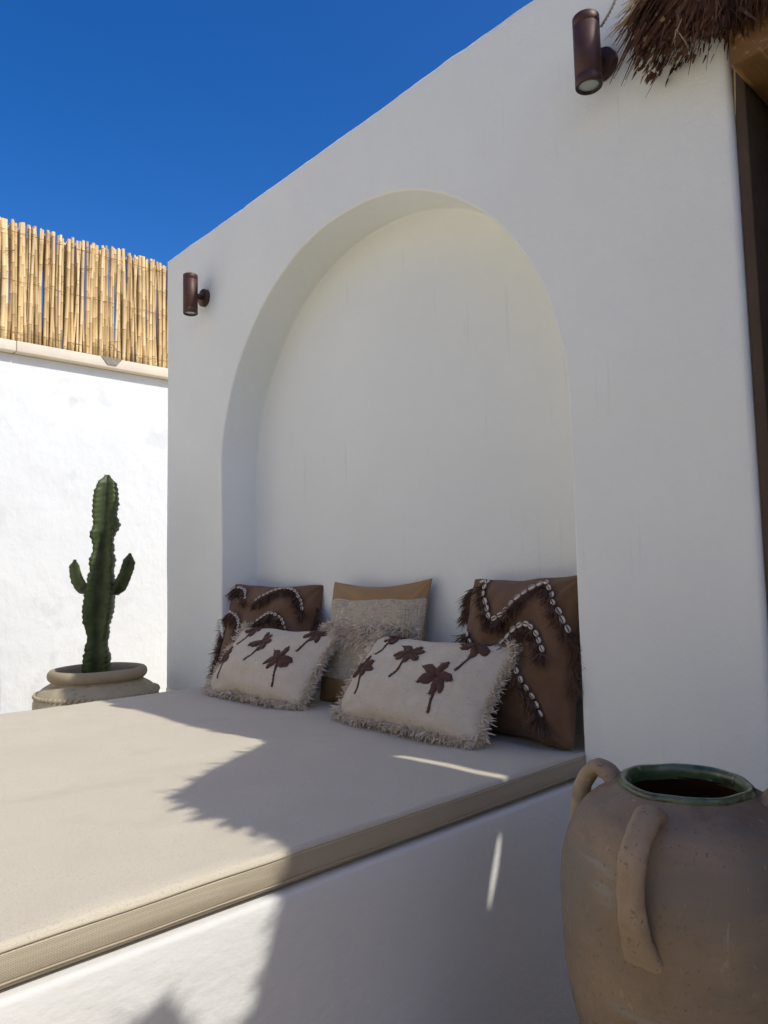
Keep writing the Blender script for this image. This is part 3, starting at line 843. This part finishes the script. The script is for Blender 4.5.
# one cowrie mesh, shared
def cowrie():
    V = []; F = []; M = []
    n, m_ = 24, 12
    for i in range(m_ + 1):
        ph = PI * i / m_
        for k in range(n):
            an = 2 * PI * k / n
            x = math.cos(ph) * .0122; r = math.sin(ph) ** .85
            y = math.sin(an) * r * .0088; z = math.cos(an) * r * .0062
            if z > 0: z *= .8; z -= .0016 * math.exp(-(y / .0014) ** 2) * r
            V.append((x, y, z))
    for i in range(m_):
        for k in range(n):
            F.append((i * n + k, i * n + (k + 1) % n, (i + 1) * n + (k + 1) % n, (i + 1) * n + k))
            M.append(1 if k in (0, n - 1) and 1 < i < m_ - 2 else 0)
    me = bpy.data.meshes.new('shell'); me.from_pydata(V, [], F); me.materials.append(shell_m); me.materials.append(shell_slit)
    me.polygons.foreach_set('material_index', M); me.polygons.foreach_set('use_smooth', [True] * len(F)); me.update()
    return me
cow = cowrie()

def chain(P, pts, root, yarn, rng, step=.0265, fr=(.030, .055), dens=900, jit=.35):
    """shells along a polyline in (u,v) and a yarn fringe hanging just below it"""
    path = spline([(u, v, 0) for u, v in pts], 24)
    S = [P.S(p.x, p.y, -1, .004) for p in path]
    L = [0]
    for i in range(1, len(S)): L.append(L[-1] + (S[i] - S[i - 1]).length)
    def at(s):
        for i in range(1, len(L)):
            if L[i] >= s:
                t = (s - L[i - 1]) / max(1e-6, L[i] - L[i - 1]); return S[i - 1].lerp(S[i], t), path[i - 1].lerp(path[i], t), (S[i] - S[i - 1]).normalized()
        return S[-1], path[-1], (S[-1] - S[-2]).normalized()
    small = .80 if P.W > .52 else 1.0; step *= small
    s = step * .5
    while s < L[-1]:
        p, uv, t = at(s); nrm = P.N(uv.x, uv.y)
        x = (t + Vector((rng.gauss(0, .12), 0, rng.gauss(0, .12)))).normalized(); z = nrm; y = z.cross(x).normalized(); x = y.cross(z)
        o = bpy.data.objects.new('shell', cow); link(o, root)
        sc_ = rng.uniform(.76, 1.0) * small
        o.matrix_local = Matrix.Translation(p + nrm * .006) @ Matrix((x, y, z)).transposed().to_4x4() @ Matrix.Scale(sc_, 4)
        s += step * rng.uniform(.94, 1.10)
    n = int(L[-1] * dens)
    for k in range(n):
        p, uv, t = at(rng.random() * L[-1]); nrm = P.N(uv.x, uv.y)
        drop = rng.uniform(.006, .020)
        q = p + Vector((0, 0, -drop)) + nrm * rng.uniform(-.002, .006)
        yarn.add(q, Vector((rng.gauss(0, jit), 0, -1 + rng.gauss(0, .2))) + nrm * rng.uniform(.1, .9), rng.uniform(*fr) * (.75 + .6 * noise.noise(Vector((q.x * 45, q.z * 45, 1)))), rng.uniform(.003, .0062), droop=.5, curl=.9, rng=rng, seg=4)

def place(root, loc, lean, yaw, roll=0):
    root.location = loc
    root.rotation_euler = (Matrix.Rotation(yaw, 4, 'Z') @ Matrix.Rotation(-lean, 4, 'X') @ Matrix.Rotation(roll, 4, 'Y')).to_euler()

def shell_cushion(loc, lean, yaw, roll, W, H, T, seed, chains, sidefr, label):
    root = empty('shell_cushion'); place(root, loc, lean, yaw, roll)
    rng = random.Random(seed); P = Pillow(W, H, T, seed, sag=.22, wr=.024, pinch=.05, rnd=.03)
    P.cover(root, brown_cloth)
    Y = Blades()
    for c in chains: chain(P, c, root, Y, rng, dens=2600, fr=(.030, .062))
    for (u, v0, v1) in sidefr:       # fringe bands running off the side seam
        for k in range(420):
            v = v0 + (v1 - v0) * rng.random()
            p = P.S(u, v, -1)
            Y.add(p, Vector((u * .8 + rng.gauss(0, .3), -.4 * rng.random(), -.7 + rng.gauss(0, .3))), rng.uniform(.03, .065), .003, droop=.6, curl=.5, rng=rng, seg=4)
    Y.build('yarn_fringe', brown_yarn, root)
    return tag(root, label, 'cushion', 'cushions in the arched niche')

shell_cushion((-2.715, .03, MZ - .012), math.radians(13), math.radians(13), math.radians(1), .56, .468, .14, 1,
    [[(-.95, .86), (-.80, .90), (-.62, .88), (-.46, .66)], [(-.22, .62), (.0, .80), (.25, .92), (.48, .88), (.66, .70), (.80, .45)],
     [(-.98, .30), (-.86, .40), (-.66, .36), (-.48, .22), (-.36, .02)], [(-.22, .02), (.0, .28), (.20, .40), (.42, .30), (.62, .0)], [(.15, -.3), (.4, -.15), (.7, -.4)]],
    [(-.97, .3, .9), (-.97, -.4, .25), (-.97, -.95, -.4), (.96, .1, .55)],
    'brown cushion with small cowrie shells in the left corner of the niche')
shell_cushion((-1.355, .015, MZ - .012), math.radians(11), math.radians(-8), math.radians(-1.5), .47, .485, .14, 4,
    [[(-.72, .90), (-.60, .95), (-.48, .72), (-.30, .44), (-.18, .44), (.08, .62), (.32, .82), (.54, .88), (.74, .60), (.96, .28)],
     [(-.86, .16), (-.76, .24), (-.62, .0), (-.54, -.12)], [(-.10, .0), (.10, .26), (.30, .36), (.50, .28), (.68, .06)],
     [(-.34, -.50), (-.12, -.24), (.10, -.14), (.32, -.20), (.52, -.42), (.72, -.72)]],
    [(-.97, .45, .85), (-.97, -.1, .25), (.97, -.3, .3)],
    'brown cushion with bold rows of cowrie shells leaning in the right corner of the niche')

# tan and oatmeal cushion in the middle
def middle_cushion():
    root = empty('woven_cushion'); place(root, (-2.035, .045, MZ - .012), math.radians(12), math.radians(4), math.radians(-1))
    P = Pillow(.51, .475, .14, 9, sag=.2, wr=.018, rnd=.0, pinch=.09); rng = random.Random(9)
    P.cover(root, tan_cloth)
    P.panel(root, woven, 'woven_panel', -.60, .68)
    Y = Blades()
    for k in range(2400):
        u = rng.uniform(-.99, .99); v = .12 + rng.choice((-.09, .09, .0)) + rng.gauss(0, .03)
        p = P.S(u, v, -1, .003); nrm = P.N(u, v)
        Y.add(p, Vector((rng.gauss(0, .6), 0, rng.gauss(-.35, .6))) + nrm * .9, rng.uniform(.020, .050), rng.uniform(.003, .0055), droop=.6, curl=.9, rng=rng, seg=4)
    Y.build('tufted_band', cream_yarn, root)
    return tag(root, 'tan cushion with an oatmeal woven panel and shaggy band, centre of the niche', 'cushion', 'cushions in the arched niche')
middle_cushion()

def palm_motif(P, u0, v0, ang, size, root, rng, seed):
    """appliqued palm: crown centre at (u0, v0) in cushion units, trunk pointing down"""
    V = []; F = []
    su, sv = 2 / P.W, 2 / P.H
    def add_strip(pts, widths, th):
        b = len(V)
        n = len(pts)
        for i, (x, z) in enumerate(pts):
            x2, z2 = pts[min(i + 1, n - 1)]; x1, z1 = pts[max(i - 1, 0)]
            dx, dz = x2 - x1, z2 - z1; l = math.hypot(dx, dz) or 1; nx, nz = -dz / l, dx / l
            for k, (s, h) in enumerate(((-1, -.15), (-.75, .75), (0, 1), (.75, .75), (1, -.2))):
                xx = x + nx * widths[i] * s; zz = z + nz * widths[i] * s
                u = max(-.995, min(.995, u0 + xx * su)); v = max(-.995, min(.995, v0 + zz * sv))
                jit = th * (h + .25 * noise.noise(Vector((xx * 160 + seed, zz * 160, 0))))
                V.append(P.S(u, v, -1, max(.0005, jit)) )
        for i in range(n - 1):
            for k in range(4): F.append((b + i * 5 + k, b + i * 5 + k + 1, b + (i + 1) * 5 + k + 1, b + (i + 1) * 5 + k))
    ca, sa = math.cos(ang), math.sin(ang)
    def rot(x, z): return (x * ca - z * sa, x * sa + z * ca)
    # trunk
    tp = [rot(.012 * size * math.sin(t * 2.2) * 1.6 - .004 * t, -.01 - t * .092 * size) for t in [k / 8 for k in range(9)]]
    add_strip(tp, [.0046 + .0005 * math.sin(k) for k in range(9)], .004)
    fr = [(-8, .060), (28, .056), (78, .052), (128, .058), (172, .060), (214, .048), (318, .050)]
    for k, (a, L) in enumerate(fr):
        a = math.radians(a + rng.uniform(-9, 9)); L *= size * rng.uniform(.9, 1.12)
        cu = rng.uniform(-.5, .5) - (.5 if math.cos(a) > 0 else -.5)
        pts = []; w = []
        for i in range(9):
            t = i / 8; aa = a + cu * t * .7
            pts.append(rot(math.cos(aa) * L * t, math.sin(aa) * L * t)); w.append(size * (.0055 + .0078 * math.sin(min(1, t * 1.15) * PI * .78)) * (1 + .12 * math.sin(i * 2.1 + k)))
        w[-1] = size * .0025; w[-2] *= .75
        add_strip(pts, w, .0058)
    o = mesh('palm_motif', V, F, motif_m, root)
    B = Blades()
    for i in range(0, len(V)):
        if rng.random() < .5:
            B.add(V[i], Vector((rng.gauss(0, .6), -.8, rng.gauss(0, .6))), rng.uniform(.004, .010), .0018, rng=rng, seg=1)
    B.build('nap', motif_m, o)
    return o

def palm_cushion(loc, lean, yaw, roll, seed, motifs, label, W=.63, H=.325):
    root = empty('palm_cushion'); place(root, loc, lean, yaw, roll)
    rng = random.Random(seed); P = Pillow(W, H, .15, seed, pinch=.05, sag=.28, wr=.015)
    P.cover(root, linen_cream)
    for i, (u, v, a, s) in enumerate(motifs): palm_motif(P, u, v, math.radians(a), s, root, rng, seed * 7 + i)
    Y = Blades()
    def fr(u, v, out):
        p = P.S(u, v, -1)
        cl = .7 + .6 * noise.noise(Vector((u * 9, v * 9, seed)))
        Y.add(p + Vector((rng.gauss(0, .003), rng.gauss(0, .006), rng.gauss(0, .003))), Vector((out[0] + rng.gauss(0, .5), rng.gauss(-.15, .5), out[1] + rng.gauss(0, .5))),
              rng.uniform(.020, .048) * cl, rng.uniform(.0026, .0046), droop=.5, curl=1.9, rng=rng, seg=5)
    for k in range(1500): fr(rng.uniform(-1, 1), -.985, (0, -.35 if lean < 2 else -1))
    for k in range(1200): fr(.99, rng.uniform(-1, 1), (1, -.1))
    for k in range(450): fr(-.99, rng.uniform(-1, 1), (-1, 0))
    for k in range(260): fr(rng.uniform(.93, 1), rng.uniform(.88, 1), (.5, .8))
    for k in range(200): fr(rng.uniform(-1, -.9), rng.uniform(.88, 1), (-.5, .8))
    for k in range(300): fr(rng.uniform(-1, -.92), rng.uniform(-1, -.85), (-1, -.2))
    Y.build('loop_fringe', cream_yarn, root)
    return tag(root, label, 'cushion', 'cushions in the arched niche')
palm_cushion((-2.445, -.185, MZ + .004), math.radians(37), math.radians(3), math.radians(0), 21,
    [(-.74, -.12, 6, .95), (-.10, .36, -12, 1.0), (-.60, .82, -14, .9), (.46, -.08, 4, 1.1), (.68, .80, -14, .95)],
    'cream fringed cushion with brown palm trees in front of the left corner cushion')
palm_cushion((-1.622, -.182, MZ + .004), math.radians(37), math.radians(-1), math.radians(0), 33,
    [(-.72, .0, 8, .95), (-.16, .45, -12, 1.0), (-.62, .92, -14, .9), (.38, -.02, 2, 1.1), (.60, .80, -14, 1.0)],
    'cream fringed cushion with brown palm trees between the tan and right brown cushions')

# ------------------------------------------------------------------ camera
YAW, PITCH, ROLL, FPX = .8289, .083, -.0223, 728.4
f = Vector((-math.sin(YAW) * math.cos(PITCH), math.cos(YAW) * math.cos(PITCH), math.sin(PITCH)))
r0 = Vector((math.cos(YAW), math.sin(YAW), 0)); u0 = r0.cross(f)
r = r0 * math.cos(ROLL) + u0 * math.sin(ROLL); u = -r0 * math.sin(ROLL) + u0 * math.cos(ROLL)
cam = bpy.data.cameras.new('camera'); co = bpy.data.objects.new('camera', cam); col.objects.link(co)
co.matrix_world = Matrix.Translation((0, -1.7113, 1.0)) @ Matrix((r, u, -f)).transposed().to_4x4()
cam.sensor_fit = 'VERTICAL'; cam.sensor_height = 36; cam.lens = 36 * FPX / 1024
cam.clip_start = .02; cam.clip_end = 500
sc.camera = co

# ------------------------------------------------------------------ light
SD = SUN.normalized(); el = math.asin(SD.z); az = math.atan2(SD.x, SD.y)
w = bpy.data.worlds.new('World'); sc.world = w; w.use_nodes = True
nt = w.node_tree; bg = nt.nodes['Background']
sky = nt.nodes.new('ShaderNodeTexSky'); sky.sky_type = 'NISHITA'; sky.sun_disc = False
sky.sun_elevation = el; sky.sun_rotation = az
sky.altitude = 1500; sky.air_density = 1.0; sky.dust_density = 4.5; sky.ozone_density = 1.5
hs = nt.nodes.new('ShaderNodeHueSaturation'); hs.inputs['Saturation'].default_value = 1.45; hs.inputs['Hue'].default_value = .512; hs.inputs['Value'].default_value = 1.0
nt.links.new(sky.outputs[0], hs.inputs['Color']); nt.links.new(hs.outputs[0], bg.inputs[0]); bg.inputs[1].default_value = .115
sl = bpy.data.lights.new('sun', 'SUN'); sl.energy = 2.3; sl.angle = math.radians(.42); sl.color = (1, .97, .89)
so = bpy.data.objects.new('sun', sl); col.objects.link(so)
so.rotation_euler = SD.to_track_quat('Z', 'Y').to_euler(); so.location = (3, 1, 6)

sc.render.engine = 'CYCLES'
sc.view_settings.view_transform = 'Standard'; sc.view_settings.look = 'None'
sc.view_settings.exposure = .66; sc.view_settings.gamma = 1
sc.cycles.max_bounces = 10; sc.cycles.diffuse_bounces = 6
try: sc.cycles.use_denoising = True
except Exception: pass
